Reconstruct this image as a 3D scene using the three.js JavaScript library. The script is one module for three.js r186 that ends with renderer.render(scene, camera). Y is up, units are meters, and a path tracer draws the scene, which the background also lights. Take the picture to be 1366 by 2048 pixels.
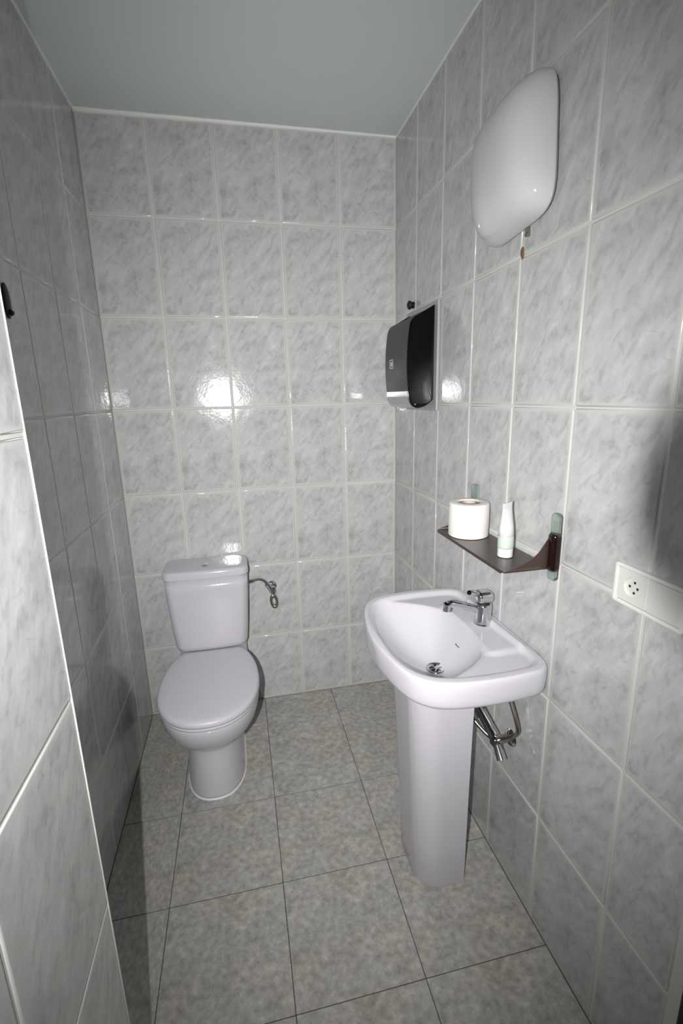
import * as THREE from 'three';
import { RectAreaLightUniformsLib } from 'three/addons/lights/RectAreaLightUniformsLib.js';
import { ImprovedNoise } from 'three/addons/math/ImprovedNoise.js';
import { RoundedBoxGeometry } from 'three/addons/geometries/RoundedBoxGeometry.js';
import { mergeGeometries, toCreasedNormals } from 'three/addons/utils/BufferGeometryUtils.js';

// ---------------------------------------------------------------- camera, light, exposure
const scene = new THREE.Scene();
scene.background = new THREE.Color(0x000000);
const camera = new THREE.PerspectiveCamera(2 * Math.atan(1024 / 956.4) * 180 / Math.PI, 1366 / 2048, 0.005, 50);
camera.rotation.order = 'YXZ';
camera.position.set(-0.7355, 1.497, 2.2056);
camera.rotation.set(-0.2365, -0.2066, -0.0242);
camera.updateMatrixWorld();

const renderer = new THREE.WebGLRenderer({ antialias: true });
renderer.toneMapping = THREE.LinearToneMapping;
renderer.toneMappingExposure = 1.0;
renderer.shadowMap.enabled = true;
RectAreaLightUniformsLib.init();

// the photographer's flash: a tall narrow window left of the lens
const FLASH_AT = new THREE.Vector3(-0.843, 1.516, 2.258);
const FLASH_W = 0.013, FLASH_H = 0.0179, FLASH_DEEP = 0.0163;     // tube window and how deep it sits in its reflector box
const flash = new THREE.RectAreaLight(0xfffdfb, 62000, FLASH_W, FLASH_H);
flash.name = 'flash_light';
flash.position.copy(FLASH_AT);
const flashTurn = camera.quaternion.clone().multiply(new THREE.Quaternion().setFromEuler(new THREE.Euler(2 * Math.PI / 180, -3 * Math.PI / 180, 0)));
flash.quaternion.copy(flashTurn);
scene.add(flash);

// ---------------------------------------------------------------- helpers
const used = {};
function numbered(n) { const k = used[n] = (used[n] ?? -1) + 1; return k ? `${n}_${String(k).padStart(3, '0')}` : n; }
let seed = 7;
const rnd = () => { seed = (seed * 1664525 + 1013904223) >>> 0; return seed / 4294967296; };
function shadows(o) { o.traverse(c => { if (c.isMesh) { c.castShadow = true; c.receiveShadow = true; } }); }
function thing(name, label, category, pos = [0, 0, 0], group) {
  const o = new THREE.Group(); o.name = numbered(name); o.position.set(...pos);
  o.userData = { label, category }; if (group) o.userData.group = group;
  scene.add(o); return o;
}
function part(name, geo, m, parent, pos) {
  const o = new THREE.Mesh(geo, m); o.name = name; if (pos) o.position.set(...pos);
  parent.add(o); return o;
}
function structure(name, geo, m, pos, label) {
  const o = new THREE.Mesh(geo, m); o.name = name; if (pos) o.position.set(...pos);
  o.userData = { kind: 'structure', label, category: name.split('_')[0] }; scene.add(o); return o;
}
const V = (x, y, z) => new THREE.Vector3(x, y, z);
const sstep = (a, b, x) => { const t = Math.min(1, Math.max(0, (x - a) / (b - a))); return t * t * (3 - 2 * t); };
const lerp = (a, b, t) => a + (b - a) * t;
// a skin over a stack of closed rings with equal point counts
function loft(rings, capA = true, capB = true) {
  const n = rings[0].length, pos = [], idx = [];
  for (const r of rings) for (const p of r) pos.push(p.x, p.y, p.z);
  for (let i = 0; i < rings.length - 1; i++) for (let j = 0; j < n; j++) {
    const a = i * n + j, b = i * n + (j + 1) % n, c = a + n, d = b + n;
    idx.push(a, b, d, a, d, c);
  }
  const cap = (r, base, flip) => {
    const c = new THREE.Vector3(); r.forEach(p => c.add(p)); c.divideScalar(n);
    const k = pos.length / 3; pos.push(c.x, c.y, c.z);
    for (let j = 0; j < n; j++) { const a = base + j, b = base + (j + 1) % n; flip ? idx.push(k, b, a) : idx.push(k, a, b); }
  };
  if (capA) cap(rings[0], 0, true);
  if (capB) cap(rings[rings.length - 1], (rings.length - 1) * n, false);
  const g = new THREE.BufferGeometry();
  g.setAttribute('position', new THREE.Float32BufferAttribute(pos, 3));
  g.setAttribute('uv', new THREE.Float32BufferAttribute(new Float32Array(pos.length / 3 * 2), 2));
  g.setIndex(idx); g.computeVertexNormals();
  return g;
}
const tube = (pts, r, seg = 40, rad = 10) => new THREE.TubeGeometry(new THREE.CatmullRomCurve3(pts, false, 'centripetal'), seg, r, rad, false);
function rod(a, b, r1, r2 = r1, seg = 20) {
  const d = b.clone().sub(a), g = new THREE.CylinderGeometry(r2, r1, d.length(), seg);
  g.applyQuaternion(new THREE.Quaternion().setFromUnitVectors(V(0, 1, 0), d.clone().normalize()));
  g.translate((a.x + b.x) / 2, (a.y + b.y) / 2, (a.z + b.z) / 2);
  return g;
}
const rbox = (w, h, d, r, x = 0, y = 0, z = 0, s = 3) => { const g = new RoundedBoxGeometry(w, h, d, s, r); g.translate(x, y, z); return g; };
const merge = gs => mergeGeometries(gs.map(g => g.index ? g.toNonIndexed() : g));

// ---------------------------------------------------------------- computed textures
const perlin = new ImprovedNoise();
const fbm = (x, y, z, o = 4) => { let s = 0, a = 0.5, f = 1; for (let i = 0; i < o; i++) { s += a * perlin.noise(x * f, y * f, z + i * 7.3); a *= 0.5; f *= 2.03; } return s; };
function texture(w, h, fn, srgb = true) {
  const d = new Uint8Array(w * h * 4);
  for (let j = 0; j < h; j++) for (let i = 0; i < w; i++) {
    const c = fn((i + 0.5) / w, (j + 0.5) / h), k = (j * w + i) * 4;
    d[k] = c[0]; d[k + 1] = c[1]; d[k + 2] = c[2]; d[k + 3] = 255;
  }
  const t = new THREE.DataTexture(d, w, h); t.magFilter = t.minFilter = THREE.LinearFilter;
  t.wrapS = t.wrapT = THREE.RepeatWrapping; if (srgb) t.colorSpace = THREE.SRGBColorSpace; t.needsUpdate = true;
  return t;
}
const cl = v => Math.max(0, Math.min(255, v));
// glazed wall tile: pale grey marble print, slanting darker flecks, a few curved veins, plain glaze at the rim
function wallTilePrint(z) {
  const W = 0.25, H = 0.369;
  return texture(400, 590, (u, v) => {
    const x = u * W, y = v * H;
    const wx = x + 0.012 * fbm(x * 18, y * 18, z + 3), wy = y + 0.012 * fbm(x * 18, y * 18, z + 9);
    const a = 0.98, p = wx * Math.cos(a) + wy * Math.sin(a), q = -wx * Math.sin(a) + wy * Math.cos(a);
    const cloud = fbm(p * 16, q * 24, z, 4);
    const fleck = fbm(p * 20, q * 62, z + 20, 3);
    const spot = fbm(wx * 52, wy * 46, z + 40, 2);
    const vein = Math.abs(fbm(wx * 9, wy * 9, z + 60, 3));
    let g = 190 + cloud * 27;
    g -= 15 * sstep(0.02, 0.45, fleck + 0.5 * cloud);
    g -= 11 * sstep(0.08, 0.42, spot - 0.5 * cloud);
    g -= 10 * (1 - sstep(0.0, 0.022, vein)) * sstep(-0.05, 0.25, cloud + 0.3 * spot);
    g += 6 * sstep(0.1, 0.4, -fleck);
    const e = Math.min(x, W - x, y, H - y), k = sstep(0.005, 0.014, e + 0.004 * spot);
    g = lerp(197, g, k);
    return [cl(g - 1), cl(g + 0.5), cl(g + 0.5)];
  });
}
function floorPrint(z) {
  return texture(420, 420, (u, v) => {
    const x = u * 0.344, y = v * 0.344;
    const c = fbm(x * 14, y * 14, z, 4), m = fbm(x * 48, y * 48, z + 11, 3), f = fbm(x * 150, y * 150, z + 23, 2);
    const w = fbm(x * 7, y * 7, z + 31, 3);
    const g = 173 + 20 * c + 50 * m + 20 * f;
    return [cl(g + 2 + 8 * w), cl(g), cl(g - 6 - 8 * w)];
  });
}
const wallPrints = [wallTilePrint(1.5), wallTilePrint(33.7), wallTilePrint(71.2)];
const floorPrints = [floorPrint(2.4), floorPrint(19.1), floorPrint(47.8)];
const glazeWave = texture(256, 256, (u, v) => { const g = 128 + 150 * fbm(u * 5, v * 7, 4.2, 2) + 44 * fbm(u * 26, v * 38, 8.1, 2); return [cl(g), cl(g), cl(g)]; }, false);
const floorGrain = texture(256, 256, (u, v) => { const g = 128 + 120 * fbm(u * 40, v * 40, 5.2, 3); return [cl(g), cl(g), cl(g)]; }, false);
const plaster = texture(512, 512, (u, v) => { const g = 128 + 140 * fbm(u * 60, v * 60, 3.2, 3); return [cl(g), cl(g), cl(g)]; }, false);
plaster.repeat.set(2, 2);

const std = o => new THREE.MeshStandardMaterial({ metalness: 0, ...o });
const M = {
  tile: wallPrints.map(map => std({ map, roughness: 0.1, bumpMap: glazeWave, bumpScale: 0.0007 })),
  floor: floorPrints.map(map => std({ map, roughness: 0.42, bumpMap: floorGrain, bumpScale: 0.0002 })),
  grout: std({ color: 0xcccbc5, roughness: 0.8 }),
  floorGrout: std({ color: 0x5b5a55, roughness: 0.9 }),
  ceiling: std({ color: 0xd3dbdb, roughness: 0.9, bumpMap: plaster, bumpScale: 0.0008 }),
  paint: std({ color: 0x5a5650, roughness: 0.85 }),
  caulk: std({ color: 0xe9e9e6, roughness: 0.5 }),
  bead: std({ color: 0xcfcfca, roughness: 0.25 }),
  darkWood: std({ color: 0x1d1713, roughness: 0.55 }),
  ceramic: std({ color: 0xc9c7ce, roughness: 0.11 }),
  seat: std({ color: 0xcfcdd4, roughness: 0.4 }),
  chrome: std({ color: 0xd6d8da, roughness: 0.09, metalness: 1 }),
  steel: std({ color: 0xa9a49c, roughness: 0.28, metalness: 1 }),
  copper: std({ color: 0xa89f96, roughness: 0.3, metalness: 1 }),
  hole: std({ color: 0x0b0b0b, roughness: 0.7 }),
  blackGloss: new THREE.MeshPhysicalMaterial({ color: 0x030304, roughness: 0.14, specularIntensity: 0.45 }),
  blackMatt: std({ color: 0x0c0c0d, roughness: 0.5 }),
  greyCover: std({ color: 0x38383a, roughness: 0.5 }),
  greyPlate: std({ color: 0x9a9b9f, roughness: 0.4 }),
  silverBand: std({ color: 0xb9babd, roughness: 0.22, metalness: 0.85 }),
  print: std({ color: 0xc9c9cb, roughness: 0.5 }),
  smoked: new THREE.MeshPhysicalMaterial({ color: 0x4a3a33, roughness: 0.3, transmission: 0.35, thickness: 0, ior: 1.49 }),
  smokedDark: std({ color: 0x1c0f0b, roughness: 0.12 }),
  clearCap: new THREE.MeshPhysicalMaterial({ color: 0xf2f6f4, roughness: 0.03, transmission: 0.95, thickness: 0.01, ior: 1.5, attenuationColor: new THREE.Color(0xa9bab2), attenuationDistance: 0.06 }),
  paper: std({ color: 0xdedcd9, roughness: 0.95 }),
  card: std({ color: 0xb9aa9c, roughness: 0.9 }),
  tubeBody: std({ color: 0xd4d8d7, roughness: 0.35 }),
  tubeGreen: std({ color: 0xb4c4b8, roughness: 0.35 }),
  opal: std({ color: 0xc6c6ca, roughness: 0.07 }),
  plastic: std({ color: 0xe4e6e0, roughness: 0.32 }),
  plasticIn: std({ color: 0xdadcd6, roughness: 0.3 }),
  rust: std({ color: 0x7a5a3c, roughness: 0.9 }),
  logo: std({ color: 0x54565c, roughness: 0.5 }),
  flashGlow: std({ color: 0xffffff, emissive: 0xffffff, emissiveIntensity: 1.2, roughness: 0.3 }),
};

// ---------------------------------------------------------------- room shell
const XL = -1.2443, ZJ = 1.5416, XJ = -0.9916, ZR = 1.668, CEIL = 2.5475, ZF = 3.05, XV = 0.14;
const ROWS = [0, 0.3546, 0.7236, 1.0927, 1.4617, 1.8307, 2.1997, CEIL];
const GAP = 0.0042;
// one glazed tile: soft pillowed rim, 8 points a ring, face at z = 0
const tileGeos = new Map();
function tileGeo(w, h, t, bevel, cr) {
  const key = [w, h, t, bevel].map(v => v.toFixed(4)).join();
  if (tileGeos.has(key)) return tileGeos.get(key);
  const pos = [], nor = [], uv = [], idx = [];
  const ring = (ins, z, nz) => {
    const a = w / 2 - ins, b = h / 2 - ins, r = Math.max(cr - ins * 0.5, 0.0005), k = Math.sqrt(Math.max(0, 1 - nz * nz));
    for (const [x, y, nx, ny] of [[a, -b + r, 1, -.4], [a, b - r, 1, .4], [a - r, b, .4, 1], [-a + r, b, -.4, 1], [-a, b - r, -1, .4], [-a, -b + r, -1, -.4], [-a + r, -b, -.4, -1], [a - r, -b, .4, -1]]) {
      const l = Math.hypot(nx, ny);
      pos.push(x, y, z); nor.push(nx / l * k, ny / l * k, nz); uv.push(x / w + 0.5, y / h + 0.5);
    }
  };
  ring(0, -t, 0); ring(0, -bevel * 0.45, 0.1); ring(bevel * 0.35, -bevel * 0.14, 0.8); ring(bevel, 0, 1);
  for (let i = 0; i < 3; i++) for (let j = 0; j < 8; j++) { const a = i * 8 + j, b = i * 8 + (j + 1) % 8; idx.push(a, b, b + 8, a, b + 8, a + 8); }
  for (let j = 1; j < 7; j++) idx.push(24, 24 + j, 25 + j);
  const g = new THREE.BufferGeometry();
  g.setAttribute('position', new THREE.Float32BufferAttribute(pos, 3)); g.setAttribute('normal', new THREE.Float32BufferAttribute(nor, 3));
  g.setAttribute('uv', new THREE.Float32BufferAttribute(uv, 2)); g.setIndex(idx);
  tileGeos.set(key, g); return g;
}
// wall = grout bed slab (front 1.6 mm behind the tile faces) with its tiles as children; local x along the wall, z out of it
function tiledWall(name, cols, pos, ry, label, x0 = cols[0], x1 = cols[cols.length - 1], th = 0.1) {
  const g = new THREE.BoxGeometry(x1 - x0, CEIL, th); g.translate((x0 + x1) / 2, CEIL / 2, -th / 2 - 0.0016);
  const w = structure(name, g, M.grout, pos, label); w.rotation.y = ry;
  for (let r = 0; r < ROWS.length - 1; r++) for (let c = 0; c < cols.length - 1; c++) {
    const ww = cols[c + 1] - cols[c] - GAP, hh = ROWS[r + 1] - ROWS[r] - GAP;
    if (ww < 0.01) continue;
    const t = part('tile', tileGeo(ww, hh, 0.0055, 0.0045, 0.0035), M.tile[(r + (rnd() < 0.3 ? 1 : 0)) % 3], w,
      [(cols[c] + cols[c + 1]) / 2, (ROWS[r] + ROWS[r + 1]) / 2, (rnd() - 0.5) * 0.0005]);
    t.rotation.set((rnd() - 0.5) * 0.004, (rnd() - 0.5) * 0.005, 0);
  }
  return w;
}
tiledWall('wall_back', [XL, -1.0, -0.75, -0.5, -0.25, 0], [0, 0, 0], 0, 'back wall of grey marbled tiles behind the toilet');
tiledWall('wall_right', [0, .25, .5, .75, 1.0, 1.25, 1.5, ZR], [0, 0, 0], -Math.PI / 2, 'right wall of grey marbled tiles carrying the washbasin', -0.1, ZR);
tiledWall('wall_left', [-ZJ, -1.5, -1.25, -1.0, -.75, -.5, -.25, 0], [XL, 0, 0], Math.PI / 2, 'shaded left wall of grey marbled tiles beside the toilet', -ZJ, 0.1);
tiledWall('wall_partition', [-ZF, -2.796, -2.546, -2.296, -2.046, -1.796, -ZJ], [XJ, 0, 0], Math.PI / 2, 'bright tiled partition in the left foreground', -ZF, -ZJ, 0.24);
// plain walls of the lobby behind the camera
structure('wall_front', new THREE.BoxGeometry(XV - XJ + 0.5, CEIL, 0.1), M.paint, [(XV + XJ) / 2, CEIL / 2, ZF + 0.05], 'painted wall behind the photographer');
structure('wall_lobby', new THREE.BoxGeometry(0.1, CEIL, ZF - ZR - 0.06), M.paint, [XV + 0.05, CEIL / 2, (ZF + ZR + 0.06) / 2], 'painted lobby wall beyond the dark door frame');
const post = structure('trim_1', merge([rbox(XV + 0.02, CEIL, 0.07, 0.006, (XV + 0.02) / 2 - 0.012, CEIL / 2, ZR + 0.064)]), M.darkWood, null, 'dark door frame at the near end of the right wall');
structure('trim_2', merge([rbox(0.02, CEIL, 0.026, 0.003, 0.0085, CEIL / 2, ZR + 0.0125)]), M.bead, null, 'pale edge strip on the right wall beside the door frame');
structure('trim_3', merge([rbox(0.007, CEIL, 0.004, 0.0018, XJ - 0.0031, CEIL / 2, ZJ - 0.0008)]), M.bead, null, 'white corner bead on the edge of the tiled partition');
// ceiling and its sealant line
structure('ceiling', new THREE.BoxGeometry(1.7, 0.12, ZF + 0.3), M.ceiling, [-0.54, CEIL + 0.06, ZF / 2], 'flat grey-white plaster ceiling');
{
  const pts = []; for (let i = 0; i <= 24; i++) { const t = i / 24; pts.push(V(XL + 0.002 + t * (-XL - 0.004), CEIL - 0.001, 0.001)); }
  const n = 8, rings = pts.map((p, i) => { const r = 0.013 - 0.006 * i / 24 + 0.0012 * Math.sin(i * 1.9); return Array.from({ length: n }, (_, k) => { const a = k / n * 2 * Math.PI; return V(p.x, p.y + r * Math.cos(a), p.z + r * Math.sin(a)); }); });
  structure('trim_4', loft(rings), M.caulk, null, 'white sealant bead between the back wall and the ceiling');
}
structure('trim_5', rod(V(XL + 0.001, CEIL - 0.001, 0.01), V(XL + 0.001, CEIL - 0.001, ZJ), 0.006, 0.006, 8), M.caulk, null, 'white sealant bead between the left wall and the ceiling');
structure('trim_6', rod(V(-0.0005, CEIL - 0.001, 0.01), V(-0.0005, CEIL - 0.001, ZR), 0.004, 0.004, 8), M.caulk, null, 'white sealant bead between the right wall and the ceiling');
// floor
{
  const g = new THREE.BoxGeometry(1.7, 0.1, ZF + 0.3);
  const f = structure('floor', g, M.floorGrout, [-0.54, -0.0512, ZF / 2], 'floor of mottled grey square tiles with thin dark joints');
  const fs = 0.3444, fx = -1.0425, fz = 0.2949, xs = [XL, fx, fx + fs, fx + 2 * fs, 0], zs = [0];
  for (let z = fz; z < ZF; z += fs) zs.push(z); zs.push(ZF);
  for (let i = 0; i < xs.length - 1; i++) for (let j = 0; j < zs.length - 1; j++) {
    let x0 = xs[i]; const x1 = xs[i + 1]; if (zs[j] > ZJ && i === 0) continue; if (zs[j + 1] > ZJ && i === 0) { /* last one beside the partition */ }
    let z1 = zs[j + 1]; if (i === 0) z1 = Math.min(z1, ZJ - 0.002);
    const w = x1 - x0 - 0.0022, h = z1 - zs[j] - 0.0022;
    const k = Math.floor(rnd() * 3);
    const t = part('tile', tileGeo(w, h, 0.003, 0.0012, 0.001), M.floor[k], f, [(x0 + x1) / 2 + 0.54, 0.0512 + (rnd() - 0.5) * 0.0003, (zs[j] + z1) / 2 - ZF / 2]);
    t.rotation.x = -Math.PI / 2;
  }
}

// ---------------------------------------------------------------- toilet
{
  const t = thing('toilet', 'white ceramic toilet with closed lid standing by the back wall', 'toilet', [-0.917, 0, 0]);
  const N = 72;
  const seatLine = (s, y) => Array.from({ length: N }, (_, i) => {
    const a = i / N * 2 * Math.PI, c = Math.cos(a), q = Math.sin(a);       // q > 0 forward
    const e = q > 0 ? 2.2 : 2.15, bz = q > 0 ? 0.255 : 0.335, w = 0.194;
    const r = Math.pow(Math.pow(Math.abs(c) / w, e) + Math.pow(Math.abs(q) / bz, e), -1 / e) * s;
    return V(c * r, y, Math.max(0.447 + q * r, 0.188 + (1 - s) * 0.26));   // straight back edge against the tank
  });
  const footLine = (y, w, zf, zb) => Array.from({ length: N }, (_, i) => {
    const a = i / N * 2 * Math.PI, c = Math.cos(a), q = Math.sin(a), zc = 0.42;
    const e = q > 0 ? 2.3 : 4, bz = q > 0 ? zf - zc : zc - zb;
    const r = Math.pow(Math.pow(Math.abs(c) / w, e) + Math.pow(Math.abs(q) / bz, e), -1 / e);
    return V(c * r, y, zc + q * r);
  });
  const mix = (A, B, k) => A.map((p, i) => p.clone().lerp(B[i], k));
  const foot = y => footLine(y, lerp(0.112, 0.105, sstep(0, 0.2, y)), lerp(0.596, 0.578, sstep(0, 0.2, y)), 0.12);
  const bowl = [footLine(0.0, 0.113, 0.598, 0.12), foot(0.012), foot(0.06), foot(0.12), foot(0.17), foot(0.195)];
  for (const [y, k, s] of [[0.212, 0.06, 0.9], [0.226, 0.2, 0.92], [0.245, 0.45, 0.93], [0.268, 0.68, 0.945], [0.295, 0.85, 0.955], [0.325, 0.95, 0.965], [0.35, 1, 0.97], [0.368, 1, 0.972], [0.374, 1, 0.965]])
    bowl.push(mix(foot(y), seatLine(s, y), k).map(p => V(p.x, y, p.z)));
  const flat = (A, y) => A.map(p => V(p.x, y, p.z));
  part('bowl', loft(bowl), M.ceramic, t);
  // shelf of the bowl that carries the tank
  part('tank_support', rbox(0.30, 0.12, 0.235, 0.03, 0, 0.335, 0.13), M.ceramic, t);
  part('seat', loft([seatLine(0.965, 0.3745), seatLine(0.985, 0.377), seatLine(0.988, 0.386), seatLine(0.975, 0.3895)]), M.seat, t);
  part('lid', loft([seatLine(0.97, 0.3905), seatLine(0.995, 0.392), seatLine(1.0, 0.397), seatLine(0.998, 0.404), seatLine(0.988, 0.410), seatLine(0.965, 0.4145), seatLine(0.92, 0.4175), seatLine(0.8, 0.4195), seatLine(0.5, 0.4205)]), M.seat, t);
  for (const x of [-0.075, 0.075]) part('hinge', rod(V(x - 0.018, 0.401, 0.205), V(x + 0.018, 0.401, 0.205), 0.011), M.seat, t);
  // tank: rounded box wider at the top
  const box = (y, w, z0, z1, r, bulge) => {
    const out = [], n = 10, m = 12;
    const corner = (cx, cz, a0) => { for (let i = 0; i < n; i++) { const a = a0 + i / (n - 1) * Math.PI / 2; out.push([cx + r * Math.cos(a), cz + r * Math.sin(a)]); } };
    const edge = (x0, za, x1, zb) => { for (let i = 1; i < m; i++) out.push([lerp(x0, x1, i / m), lerp(za, zb, i / m)]); };
    corner(w - r, z1 - r, 0); edge(w - r, z1, -w + r, z1); corner(-w + r, z1 - r, Math.PI / 2); edge(-w, z1 - r, -w, z0 + r);
    corner(-w + r, z0 + r, Math.PI); edge(-w + r, z0, w - r, z0); corner(w - r, z0 + r, 1.5 * Math.PI); edge(w, z0 + r, w, z1 - r);
    return out.map(([x, z]) => V(x, y, z > (z0 + z1) / 2 ? z + bulge * (1 - (x / w) ** 2) * (z - (z0 + z1) / 2) / ((z1 - z0) / 2) : z)).reverse();
  };
  const tk = [];
  for (const [y, w, z1] of [[0.405, 0.120, 0.155], [0.407, 0.140, 0.167], [0.414, 0.152, 0.173], [0.43, 0.1575, 0.176], [0.5, 0.1635, 0.181], [0.6, 0.1705, 0.186], [0.7, 0.1755, 0.190], [0.749, 0.177, 0.191]]) tk.push(box(y, w, 0.012, z1, 0.034, 0.010));
  part('tank', loft(tk), M.ceramic, t);
  const ld = []; for (const [y, g] of [[0.751, -0.004], [0.753, 0.001], [0.757, 0.0025], [0.776, 0.0025], [0.783, 0.0005], [0.7875, -0.004], [0.790, -0.012], [0.791, -0.03]]) ld.push(box(y, 0.1785 + g, 0.010 - Math.min(0, g) * 0.4, 0.193 + g, 0.034, 0.010));
  part('tank_lid', loft(ld), M.ceramic, t);
  const b = part('flush_button', new THREE.LatheGeometry([[0, 0.006], [0.012, 0.006], [0.014, 0.0045], [0.0145, 0.002], [0.02, 0.002], [0.0205, 0]].map(p => new THREE.Vector2(...p)).reverse(), 28), M.chrome, t, [-0.002, 0.7905, 0.130]);
  part('sealant', loft([footLine(0, 0.1175, 0.602, 0.115), footLine(0.003, 0.116, 0.601, 0.117), footLine(0.006, 0.1125, 0.597, 0.12)], false, false), M.caulk, t);
}
// water supply of the toilet
{
  const t = thing('toilet_supply_valve', 'small chrome stop valve and hose on the back wall beside the toilet tank', 'valve', [-0.634, 0.612, 0]);
  part('hose', tube([V(-0.1075, 0.057, 0.075), V(-0.085, 0.062, 0.07), V(-0.055, 0.062, 0.062), V(-0.033, 0.05, 0.055), V(-0.018, 0.028, 0.05)], 0.0062), M.steel, t);
  part('hose_nut', rod(V(-0.1085, 0.057, 0.075), V(-0.084, 0.062, 0.071), 0.0095, 0.0095, 6), M.chrome, t);
  part('rosette', new THREE.LatheGeometry([[0.012, 0.012], [0.022, 0.009], [0.026, 0.002], [0.026, 0]].map(p => new THREE.Vector2(...p)).reverse(), 24).rotateX(Math.PI / 2), M.chrome, t, [0.004, 0, 0]);
  part('valve_body', merge([rod(V(0.004, 0, 0), V(0.004, 0, 0.058), 0.0115), rod(V(-0.018, 0.03, 0.05), V(0.010, -0.020, 0.05), 0.0125), rbox(0.03, 0.03, 0.02, 0.006, 0.004, 0, 0.05)]), M.chrome, t);
  const h = part('handle', new THREE.TorusGeometry(0.016, 0.0062, 10, 28).scale(0.85, 1.75, 1.2), M.steel, t, [0.008, -0.058, 0.056]);
  h.rotation.z = 0.12;
}

// ---------------------------------------------------------------- washbasin, pedestal, tap, pipes
const BZ = 0.995;
{
  const t = thing('washbasin', 'white ceramic washbasin fixed to the right wall above its pedestal', 'washbasin', [0, 0, BZ]);
  const half = [[0, 0], [0, .08], [0, .16], [-.001, .222], [-.008, .252], [-.03, .272], [-.075, .281], [-.14, .286], [-.22, .2845], [-.28, .276], [-.325, .2575], [-.357, .225], [-.378, .176], [-.393, .11], [-.402, .05], [-.404, 0]];
  const pts = half.map(([x, z]) => V(x - 0.001, 0, z)).concat(half.slice(1, -1).reverse().map(([x, z]) => V(x - 0.001, 0, -z)));
  const N = 144, curve = new THREE.CatmullRomCurve3(pts, true, 'centripetal'), line = curve.getSpacedPoints(N).slice(0, N);
  const C = V(-0.2, 0, 0);
  const top = (x, z, d) => {
    let y = 0.826 - 0.013 * sstep(0.024, 0.046, d);
    const cx = -0.212, px = x > cx ? (x - cx) / 0.104 : (cx - x) / 0.170;
    const zw = lerp(0.252, 0.168, sstep(-0.32, -0.11, x)), pz = Math.abs(z) / zw;
    const q = Math.pow(Math.pow(px, 3) + Math.pow(pz, 3), 1 / 3);
    y -= 0.120 * Math.pow(Math.max(0, 1 - Math.pow(q, 1.8)), 1.0);
    // raised tap deck between the two soap hollows
    y += 0.008 * sstep(-0.135, -0.108, x) * (1 - sstep(0.150, 0.172, Math.abs(z))) * sstep(0.012, 0.03, d);
    return y;
  };
  const rings = [];
  const scaled = (s, y) => line.map(p => V(C.x + (p.x - C.x) * s, y, p.z * s));
  for (const [s, y] of [[0.30, 0.655], [0.5, 0.668], [0.68, 0.69], [0.82, 0.720], [0.91, 0.740], [0.955, 0.748], [0.978, 0.754], [0.990, 0.762], [0.9955, 0.775], [0.999, 0.79], [1.0, 0.805], [0.9985, 0.815], [0.993, 0.8215], [0.984, 0.825]]) rings.push(scaled(s, y));
  const M2 = 56;
  for (let i = 0; i < M2; i++) {
    const s = lerp(0.974, 0.02, i / (M2 - 1));
    rings.push(line.map(p => { const R = Math.hypot(p.x - C.x, p.z), x = C.x + (p.x - C.x) * s, z = p.z * s; return V(x, top(x, z, (1 - s) * R), z); }));
  }
  part('basin', loft(rings), M.ceramic, t);
  const yb = top(-0.204, 0.012, 0.2);
  const drain = part('drain', new THREE.LatheGeometry([[0.0, -0.006], [0.016, -0.006], [0.020, -0.002], [0.022, 0.002], [0.027, 0.0045], [0.031, 0.002], [0.0315, -0.004]].map(p => new THREE.Vector2(...p)).reverse(), 36), M.chrome, t, [-0.206, yb + 0.0045, 0.012]);
  const hub = []; for (let k = 0; k < 3; k++) { const a = k * Math.PI / 3; hub.push(rod(V(-0.018 * Math.cos(a), 0, -0.018 * Math.sin(a)), V(0.018 * Math.cos(a), 0, 0.018 * Math.sin(a)), 0.0024, 0.0024, 8)); }
  hub.push(new THREE.CylinderGeometry(0.006, 0.006, 0.006, 16));
  part('grate', merge(hub), M.chrome, drain, [0, 0.0005, 0]);
  part('drain_hole', new THREE.CylinderGeometry(0.0185, 0.0185, 0.003, 24), M.hole, drain, [0, -0.0045, 0]);
  // small printed maker's mark on the back slope of the bowl
  const mk = part('printed_mark', merge([rbox(0.0008, 0.0042, 0.0075, 0.0003, 0, 0, -0.0085), rbox(0.0008, 0.003, 0.009, 0.0003, 0, -0.0006, 0.001), rbox(0.0008, 0.0042, 0.004, 0.0003, 0, 0.0006, 0.0095)]), M.logo, t, [-0.137, top(-0.137, 0.005, 0.15) + 0.0006, 0.005]);
  const dy = (top(-0.132, 0.005, 0.15) - top(-0.142, 0.005, 0.15)) / 0.01;
  mk.rotation.z = -(Math.PI / 2 - Math.atan(dy));
}
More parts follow.
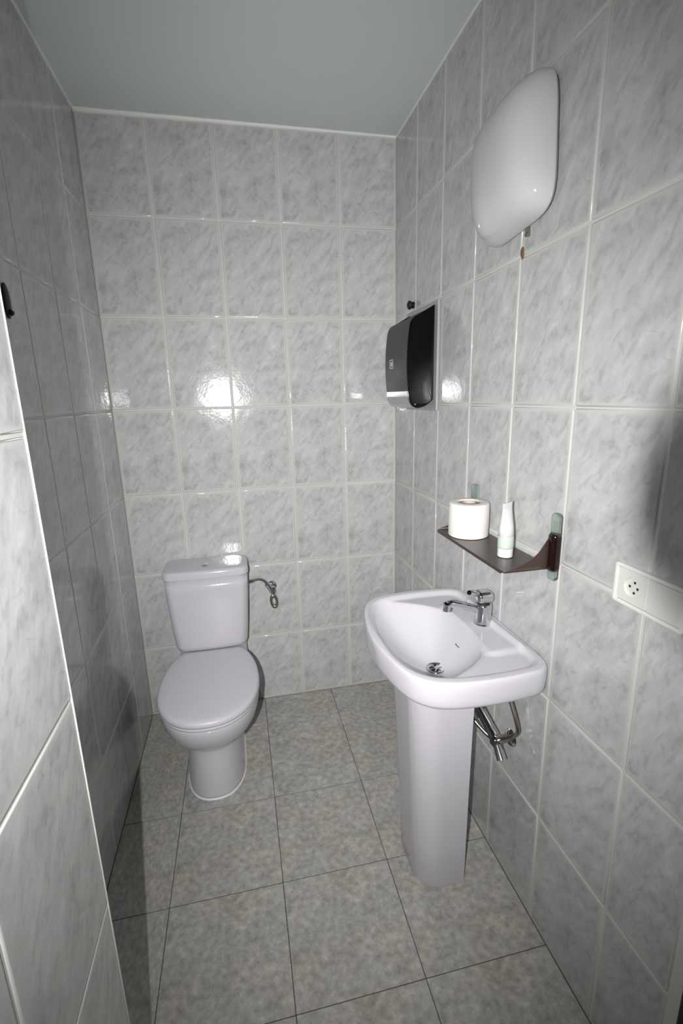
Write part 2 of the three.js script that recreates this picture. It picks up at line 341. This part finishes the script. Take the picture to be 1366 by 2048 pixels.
{
  const t = thing('basin_pedestal', 'tall white ceramic pedestal column under the washbasin', 'pedestal', [0, 0, BZ]);
  const N = 64;
  const sec = (y, w, xf, xb) => {
    const out = [], r = 0.075;
    const push = (x, z) => out.push(V(x, y, z));
    for (let i = 0; i < 5; i++) push(lerp(xb, xf + r, i / 5), -w);
    for (let i = 0; i <= 14; i++) { const a = -Math.PI / 2 - i / 14 * Math.PI / 2; push(xf + r + r * Math.cos(a), -(w - r) + r * Math.sin(a)); }
    for (let i = 0; i <= 14; i++) { const a = Math.PI - i / 14 * Math.PI / 2; push(xf + r + r * Math.cos(a), (w - r) + r * Math.sin(a)); }
    for (let i = 4; i >= 0; i--) push(lerp(xb, xf + r, i / 5), w);
    push(xb, w - 0.014); push((xf + r + xb) / 2, w - 0.014);
    for (let i = 0; i <= 14; i++) { const a = Math.PI / 2 + i / 14 * Math.PI / 2, q = r - 0.014; push(xf + r + q * Math.cos(a), (w - r) + q * Math.sin(a)); }
    for (let i = 0; i <= 14; i++) { const a = Math.PI + i / 14 * Math.PI / 2, q = r - 0.014; push(xf + r + q * Math.cos(a), -(w - r) + q * Math.sin(a)); }
    push((xf + r + xb) / 2, -w + 0.014); push(xb, -w + 0.014);
    return out.reverse();
  };
  const rings = [];
  for (const [y, w, xf] of [[0.0005, 0.117, -0.286], [0.002, 0.1185, -0.2875], [0.004, 0.119, -0.288], [0.15, 0.121, -0.292], [0.35, 0.125, -0.300], [0.55, 0.130, -0.309], [0.640, 0.134, -0.315], [0.682, 0.136, -0.318]]) rings.push(sec(y, w, xf, -0.142));
  const g = loft(rings, false, false);
  part('column', toCreasedNormals(g, 0.6), M.ceramic, t);
}
{
  const t = thing('basin_tap', 'chrome single-lever mixer tap on the back of the washbasin', 'tap', [-0.052, 0.8205, BZ - 0.004]);
  part('body', new THREE.LatheGeometry([[0, 0.066], [0.0235, 0.066], [0.0245, 0.06], [0.0238, 0.03], [0.0255, 0.006], [0.0275, 0.002], [0.0275, 0]].map(p => new THREE.Vector2(...p)).reverse(), 36), M.chrome, t);
  part('spout', merge([tube([V(-0.012, 0.044, 0), V(-0.045, 0.055, 0), V(-0.085, 0.068, 0), V(-0.108, 0.075, 0), V(-0.119, 0.072, 0)], 0.0105, 30, 16), rod(V(-0.117, 0.076, 0), V(-0.120, 0.054, 0), 0.0125, 0.0115)]), M.chrome, t);
  const h = part('lever', merge([rbox(0.052, 0.034, 0.048, 0.013, -0.002, 0.087, 0, 5), rod(V(-0.022, 0.094, 0), V(-0.047, 0.103, 0), 0.0065, 0.0055)]), M.chrome, t);
  part('lever_tip', new THREE.SphereGeometry(0.007, 16, 12), M.blackGloss, h, [-0.048, 0.1035, 0]);
  part('neck', rod(V(0, 0.064, 0), V(0, 0.073, 0), 0.0195), M.blackMatt, t);
}
{
  const t = thing('basin_supply_pipes', 'chrome hoses and corner valve under the washbasin beside the pedestal', 'pipes', [0, 0, 0]);
  part('rosette', new THREE.LatheGeometry([[0.01, 0.014], [0.02, 0.011], [0.027, 0.002], [0.027, 0]].map(p => new THREE.Vector2(...p)).reverse(), 24).rotateZ(Math.PI / 2), M.chrome, t, [0, 0.492, 1.1]);
  part('valve_body', merge([rod(V(0.001, 0.492, 1.10), V(-0.06, 0.492, 1.10), 0.012), rbox(0.03, 0.032, 0.03, 0.007, -0.05, 0.49, 1.10)]), M.steel, t);
  part('valve_handle', merge([rod(V(-0.05, 0.482, 1.108), V(-0.05, 0.452, 1.136), 0.0135, 0.0155, 8)]), M.chrome, t);
  part('waste_pipe', tube([V(-0.113, 0.668, 1.001), V(-0.107, 0.648, 1.006), V(-0.085, 0.58, 1.035), V(-0.06, 0.52, 1.078), V(-0.052, 0.502, 1.092)], 0.0165, 30, 16), M.chrome, t);
  part('braided_hose', tube([V(-0.135, 0.66, 1.0), V(-0.125, 0.60, 1.0), V(-0.098, 0.535, 1.025), V(-0.07, 0.50, 1.07), V(-0.053, 0.488, 1.095)], 0.0062, 40, 10), M.steel, t);
  part('copper_pipe', tube([V(-0.0575, 0.70, 1.145), V(-0.052, 0.67, 1.16), V(-0.046, 0.62, 1.186), V(-0.044, 0.592, 1.194), V(-0.046, 0.57, 1.182), V(-0.049, 0.53, 1.14), V(-0.05, 0.50, 1.108)], 0.0058, 50, 10), M.copper, t);
  part('nut', rod(V(-0.05, 0.512, 1.118), V(-0.05, 0.494, 1.102), 0.0115, 0.0115, 6), M.steel, t);
}

// ---------------------------------------------------------------- shelf and what stands on it
const SY = 1.082;
{
  const t = thing('wall_shelf', 'smoked brown plastic shelf on two clear-ended brackets above the washbasin', 'shelf', [0, 0, 0]);
  const z0 = 0.838, z1 = 1.234;
  // plate with rounded front corners
  const s = new THREE.Shape(); const xf = 0.142, r = 0.014;
  s.moveTo(0.012, z0); s.lineTo(xf - r, z0); s.quadraticCurveTo(xf, z0, xf, z0 + r); s.lineTo(xf, z1 - r); s.quadraticCurveTo(xf, z1, xf - r, z1); s.lineTo(0.012, z1); s.closePath();
  const g = new THREE.ExtrudeGeometry(s, { depth: 0.003, bevelEnabled: true, bevelThickness: 0.001, bevelSize: 0.001, bevelSegments: 2, curveSegments: 8 });
  // shape (u = -x, v = z) to world
  g.applyMatrix4(new THREE.Matrix4().makeBasis(V(-1, 0, 0), V(0, 0, 1), V(0, 1, 0))); g.translate(0, SY - 0.004, 0);
  part('plate', g, M.smoked, t);
  part('front_lip', rbox(0.004, 0.009, z1 - z0 - 0.02, 0.0015, -xf, SY - 0.0035, (z0 + z1) / 2), M.smoked, t);
  for (const [zz, zb] of [[z0, z0 - 0.006], [z1, z1 + 0.006]]) {
    const e = new THREE.Shape(); e.moveTo(0.02, 0.003); e.lineTo(xf - 0.012, 0.003); e.quadraticCurveTo(0.07, 0.012, 0.045, 0.045); e.lineTo(0.02, 0.083); e.closePath();
    const eg = new THREE.ExtrudeGeometry(e, { depth: 0.003, bevelEnabled: false, curveSegments: 10 });
    eg.applyMatrix4(new THREE.Matrix4().makeBasis(V(-1, 0, 0), V(0, 1, 0), V(0, 0, -1))); eg.translate(0, SY, zz + 0.0015);
    part('end_gusset', eg, M.smoked, t);
    const br = part('bracket', rbox(0.026, 0.098, 0.030, 0.0115, -0.0135, 1.122, zb, 5), M.smokedDark, t);
    part('clear_cap', rbox(0.022, 0.062, 0.028, 0.0108, -0.0115, 1.187, zb, 5), M.clearCap, br);
    part('clear_cap', rbox(0.022, 0.050, 0.028, 0.0108, -0.0115, 1.074, zb, 5), M.clearCap, br);
  }
}
{
  const t = thing('toilet_roll', 'white toilet paper roll standing on the far end of the shelf', 'toilet paper', [-0.078, SY, 0.925]);
  const L = pts => new THREE.LatheGeometry(pts.map(p => new THREE.Vector2(...p)), 56);
  part('paper', L([[0.022, 0.0005], [0.055, 0.0005], [0.0585, 0.003], [0.0595, 0.05], [0.0588, 0.099], [0.056, 0.1025], [0.04, 0.1028], [0.022, 0.102], [0.022, 0.0005]]), M.paper, t);
  part('core', L([[0.0195, 0.001], [0.0218, 0.001], [0.0218, 0.1025], [0.0195, 0.1025], [0.0195, 0.001]]), M.card, t);
}
{
  const t = thing('cream_tube', 'pale squeeze tube standing on its cap at the near end of the shelf', 'tube', [-0.078, SY, 1.133]);
  const N = 32, ring = (y, rx, rz, a = 0.5) => Array.from({ length: N }, (_, i) => { const p = i / N * 2 * Math.PI, x = rx * Math.cos(p), z = rz * Math.sin(p); return V(x * Math.cos(a) - z * Math.sin(a), y, -(x * Math.sin(a) + z * Math.cos(a))); }).reverse();
  part('cap', loft([ring(0.0005, 0.0185, 0.0185), ring(0.003, 0.0195, 0.0195), ring(0.024, 0.0195, 0.0195), ring(0.025, 0.019, 0.019)].map(r => r.reverse())), M.tubeBody, t);
  part('green_band', loft([ring(0.0252, 0.0195, 0.0195), ring(0.027, 0.0203, 0.0203), ring(0.056, 0.0205, 0.0195)].map(r => r.reverse())), M.tubeGreen, t);
  part('body', loft([ring(0.0562, 0.0205, 0.0195), ring(0.08, 0.0212, 0.0165), ring(0.105, 0.0218, 0.0105), ring(0.125, 0.0222, 0.0045), ring(0.131, 0.0224, 0.0018), ring(0.143, 0.0224, 0.0014)].map(r => r.reverse())), M.tubeBody, t);
}

// ---------------------------------------------------------------- paper towel dispenser
{
  const t = thing('paper_towel_dispenser', 'black and smoked grey paper towel dispenser on the right wall near the back corner', 'dispenser', [0, 0, 0]);
  const z0 = 0.205, z1 = 0.478;
  part('back_plate', rbox(0.012, 0.388, z1 - z0 + 0.052, 0.004, -0.006, 1.6315, (z0 + z1) / 2), M.greyPlate, t);
  // side profile (u = -x, v = y): sloping top, rounded chin
  const prof = (o) => {
    const s = new THREE.Shape();
    s.moveTo(0.012, 1.812 - o); s.lineTo(0.085 - o, 1.772 - o); s.quadraticCurveTo(0.104 - o, 1.760 - o, 0.107 - o, 1.735);
    s.bezierCurveTo(0.118 - o, 1.66, 0.117 - o, 1.58, 0.108 - o, 1.500); s.quadraticCurveTo(0.104 - o, 1.452 + o, 0.072, 1.449 + o);
    s.quadraticCurveTo(0.04, 1.452 + o, 0.012, 1.480 + o); s.closePath(); return s;
  };
  const ext = (s, za, zb, b) => { const g = new THREE.ExtrudeGeometry(s, { depth: zb - za - 2 * b, bevelEnabled: b > 0, bevelThickness: b, bevelSize: b, bevelOffset: -b, bevelSegments: 3, curveSegments: 14 }); g.applyMatrix4(new THREE.Matrix4().makeBasis(V(-1, 0, 0), V(0, 1, 0), V(0, 0, 1))); g.translate(0, 0, za + b); const ix = g; flip(ix); return ix; };
  function flip(g) { const p = g.attributes.position, n = g.attributes.normal; for (let i = 0; i < p.count; i += 3) for (const a of [p, n]) { const s = [a.getX(i + 1), a.getY(i + 1), a.getZ(i + 1)]; a.setXYZ(i + 1, a.getX(i + 2), a.getY(i + 2), a.getZ(i + 2)); a.setXYZ(i + 2, ...s); } }
  part('body', ext(prof(0.004), z0 + 0.004, z1 - 0.004, 0), M.blackMatt, t);
  part('side_cover', ext(prof(0), z1 - 0.012, z1, 0.004), M.blackGloss, t);
  part('side_cover', ext(prof(0), z0, z0 + 0.012, 0.004), M.blackGloss, t);
  // front cover follows the profile between the sides
  const shell = (ptsA, th) => { const s = new THREE.Shape(); ptsA.forEach(([x, y], i) => i ? s.lineTo(x, y) : s.moveTo(x, y)); [...ptsA].reverse().forEach(([x, y]) => s.lineTo(x - th, y)); s.closePath(); return s; };
  const arc = (y) => { const k = (y - 1.5) / 0.235; return 0.108 + 0.0088 * 4 * k * (1 - k) * 0.95 - 0.001 * k; };
  const fp = []; for (let i = 0; i <= 16; i++) { const y = lerp(1.735, 1.512, i / 16); fp.push([arc(y) + 0.0015, y]); }
  part('front_cover', ext(shell([[0.086, 1.7735], [0.097, 1.7655], [0.105, 1.752], ...fp], 0.006), z0 + 0.011, z1 - 0.011, 0), M.greyCover, t);
  const ch = []; for (let i = 0; i <= 10; i++) { const a = i / 10 * 1.35; ch.push([0.072 + 0.0385 * Math.cos(a), 1.4985 - 0.0505 * Math.sin(a)]); }
  part('chin', ext(shell([[0.1105, 1.511], ...ch], 0.006), z0 + 0.011, z1 - 0.011, 0), M.silverBand, t);
  const mark = part('printed_mark', merge([rbox(0.001, 0.003, 0.028, 0.0004, 0, 0.0115, 0), rbox(0.001, 0.003, 0.028, 0.0004, 0, -0.0115, 0), rbox(0.001, 0.026, 0.003, 0.0004, 0, 0, 0.0125), rbox(0.001, 0.026, 0.003, 0.0004, 0, 0, -0.0125), rbox(0.001, 0.012, 0.012, 0.0004, 0, 0, 0)]), M.print, t, [-(arc(1.618) + 0.0019), 1.618, 0.298]);
  mark.scale.set(1, 1.35, 1.5);
  part('rivet', new THREE.SphereGeometry(0.0042, 12, 10), M.chrome, t, [-0.084, 1.463, z1]);
}
{
  const t = thing('wall_hook', 'small black round knob on the right wall above the towel dispenser', 'hook', [0, 1.852, 0.228]);
  part('base', rod(V(0.001, 0, 0), V(-0.006, 0, 0), 0.013), M.blackMatt, t);
  part('knob', new THREE.LatheGeometry([[0, 0.028], [0.009, 0.027], [0.0165, 0.022], [0.017, 0.016], [0.012, 0.010], [0.009, 0.004], [0.009, 0]].map(p => new THREE.Vector2(...p)).reverse(), 24).rotateZ(Math.PI / 2), M.blackMatt, t);
}
// black hook half hidden behind the partition
{
  const t = thing('coat_hook', 'black oval hook on the shaded left wall just behind the partition edge', 'hook', [XL, 1.733, 0.868]);
  part('plate', new THREE.SphereGeometry(1, 24, 16).scale(0.006, 0.040, 0.016).translate(0.003, 0, 0), M.blackMatt, t);
  part('peg', merge([rod(V(0.003, -0.020, 0), V(0.010, -0.026, 0.004), 0.006, 0.005), new THREE.SphereGeometry(0.0065, 14, 10).translate(0.010, -0.027, 0.004)]), M.blackMatt, t);
}

// ---------------------------------------------------------------- wall lamp (off)
{
  const t = thing('wall_lamp', 'cushion-shaped white opal glass lamp high on the right wall, switched off', 'lamp', [0, 2.036, 0.988]); t.rotation.x = -0.085;
  const N = 88, ring = (s, d, ex = 5.5) => Array.from({ length: N }, (_, i) => {
    const a = i / N * 2 * Math.PI, c = Math.cos(a), q = Math.sin(a);
    const r = Math.pow(Math.pow(Math.abs(c), ex) + Math.pow(Math.abs(q), ex), -1 / ex) * s;
    return V(-d, q * r * 0.152, c * r * 0.141);
  });
  part('base_plate', loft([ring(0.96, 0.0005), ring(0.96, 0.007)]), M.greyPlate, t);
  part('glass_shade', loft([ring(0.97, 0.008), ring(0.995, 0.009), ring(1.0, 0.013), ring(0.995, 0.022), ring(0.972, 0.038), ring(0.935, 0.052, 5), ring(0.88, 0.067, 4.4), ring(0.80, 0.081, 3.8), ring(0.70, 0.092, 3.2), ring(0.56, 0.1, 3), ring(0.38, 0.105, 2.6), ring(0.18, 0.107, 2.2)]), M.opal, t);
  part('clip', merge([rbox(0.012, 0.026, 0.006, 0.002, -0.007, -0.158, 0.032), rbox(0.006, 0.008, 0.012, 0.002, -0.010, -0.167, 0.032)]), M.steel, t);
  part('clip', merge([rbox(0.012, 0.012, 0.008, 0.002, -0.005, 0.155, 0)]), M.steel, t);
}
{
  const o = new THREE.Mesh(merge([new THREE.SphereGeometry(0.010, 14, 10).scale(0.16, 1.25, 0.85), new THREE.SphereGeometry(0.006, 12, 8).scale(0.2, 1.2, 1).translate(-0.0005, -0.011, 0.003)]), M.rust);
  o.name = 'rust_stain'; o.position.set(0.0, 1.842, 1.0035); o.userData = { label: 'brown rust stain on the tile joint just below the wall lamp', category: 'stain' }; scene.add(o);
}

// ---------------------------------------------------------------- socket and switch
{
  const t = thing('wall_socket', 'cream plastic double frame with round socket and blank switch on the right wall', 'socket', [0, 1.1215, 1.5085]);
  const fr = new THREE.Shape(), rr = (s, w, h, r, cx = 0) => { s.moveTo(cx - w + r, -h); s.lineTo(cx + w - r, -h); s.quadraticCurveTo(cx + w, -h, cx + w, -h + r); s.lineTo(cx + w, h - r); s.quadraticCurveTo(cx + w, h, cx + w - r, h); s.lineTo(cx - w + r, h); s.quadraticCurveTo(cx - w, h, cx - w, h - r); s.lineTo(cx - w, -h + r); s.quadraticCurveTo(cx - w, -h, cx - w + r, -h); return s; };
  rr(fr, 0.0815, 0.0415, 0.008);
  const hole = new THREE.Path(); rr(hole, 0.0735, 0.0335, 0.004); fr.holes.push(hole);
  const B = new THREE.Matrix4().makeBasis(V(0, 0, 1), V(0, 1, 0), V(-1, 0, 0));
  const ex = (s, d, b) => { const g = new THREE.ExtrudeGeometry(s, { depth: d, bevelEnabled: true, bevelThickness: b, bevelSize: b, bevelOffset: -b, bevelSegments: 3, curveSegments: 8 }); g.applyMatrix4(B); return g; };
  part('frame', ex(fr, 0.008, 0.002), M.plastic, t);
  const so = new THREE.Shape(); rr(so, 0.0360, 0.0325, 0.003, -0.0368); const rd = new THREE.Path(); rd.absarc(-0.0368, 0, 0.0195, 0, 2 * Math.PI); so.holes.push(rd);
  const socket = part('socket', ex(so, 0.0065, 0.0012), M.plasticIn, t);
  const dish = part('dish', rod(V(0.0005, 0, 0), V(-0.0035, 0, 0), 0.0196, 0.0196, 40), M.plasticIn, socket, [0, 0, -0.0368]);
  for (const [y, z] of [[0, -0.0095], [0, 0.0095], [0.0105, 0.002], [-0.0105, 0.002]]) part('hole', rod(V(-0.003, y, z - 0.0368), V(-0.0040, y, z - 0.0368), 0.0026, 0.0026, 14), M.hole, socket);
  const sw = new THREE.Shape(); rr(sw, 0.0360, 0.0325, 0.003, 0.0368);
  part('rocker', ex(sw, 0.0075, 0.0015), M.plasticIn, t);
}

// ---------------------------------------------------------------- the photographer's camera on its tripod, just behind the view point
{
  const t = thing('photo_camera', 'black camera with flash on a tripod where the picture is taken', 'camera', [0, 0, 0]);
  const rig = new THREE.Matrix4().copy(camera.matrixWorld);
  const at = g => { const c = g.index ? g.toNonIndexed() : g; c.applyMatrix4(rig); return c; };
  part('lens', at(new THREE.LatheGeometry([[0, -0.02], [0.0302, -0.02], [0.0302, 0.0225], [0.0325, 0.0225], [0.0325, -0.03], [0.036, -0.04], [0.036, -0.085], [0, -0.085]].map(p => new THREE.Vector2(...p)), 56).rotateX(-Math.PI / 2)), M.blackMatt, t);
  part('body', at(rbox(0.085, 0.13, 0.05, 0.012, -0.005, 0, 0.110)), M.blackMatt, t);
  const inv = new THREE.Matrix4().copy(rig).invert(), f = FLASH_AT.clone().applyMatrix4(inv), f0 = V(0, 0, 0);
  const rigF = new THREE.Matrix4().compose(FLASH_AT, flashTurn, V(1, 1, 1)), atF = g => { const c = g.index ? g.toNonIndexed() : g; c.applyMatrix4(rigF); return c; };
  const OW = 0.0108, OH = 0.0152, d = FLASH_DEEP, wall = 0.006, zf = f0.z - d, zb = f0.z + 0.006;     // reflector opening (half sizes)
  const rim = new THREE.Shape(); rim.moveTo(-OW - wall, -OH - wall); rim.lineTo(OW + wall, -OH - wall); rim.lineTo(OW + wall, OH + wall); rim.lineTo(-OW - wall, OH + wall); rim.closePath();
  const oval = new THREE.Path(); oval.absellipse(0, 0, OW, OH, 0, 2 * Math.PI); rim.holes.push(oval);
  const fl = part('flash_unit', atF(merge([new THREE.ExtrudeGeometry(rim, { depth: zb - zf, bevelEnabled: false, curveSegments: 24 }).translate(0, 0, zf), rbox(2 * OW + 2 * wall, 2 * OH + 2 * wall, 0.03, 0.004, 0, 0, f0.z + 0.019)])), M.blackMatt, t);
  part('flash_window', atF(new THREE.BoxGeometry(FLASH_W, FLASH_H, 0.002).translate(f0.x, f0.y, f0.z + 0.003)), M.flashGlow, fl);
  part('flash_arm', at(rbox(0.04, 0.03, 0.03, 0.005, (f.x - 0.04) / 2, 0, f.z + 0.04)), M.blackMatt, t);
  const head = V(0, -0.06, 0.112).applyMatrix4(rig), hub = V(head.x, 1.25, head.z + 0.02);
  part('tripod_head', merge([rod(head, hub, 0.018), rod(V(hub.x, hub.y - 0.05, hub.z), V(hub.x, hub.y + 0.03, hub.z), 0.03)]), M.blackMatt, t);
  for (let k = 0; k < 3; k++) { const a = Math.PI / 2 + k * 2 * Math.PI / 3; part('tripod_leg', rod(V(hub.x + 0.02 * Math.cos(a), hub.y - 0.02, hub.z + 0.02 * Math.sin(a)), V(hub.x + 0.2 * Math.cos(a), 0.0005, hub.z + 0.2 * Math.sin(a)), 0.012, 0.010, 12), M.blackMatt, t); }
}

shadows(scene);
renderer.render(scene, camera);
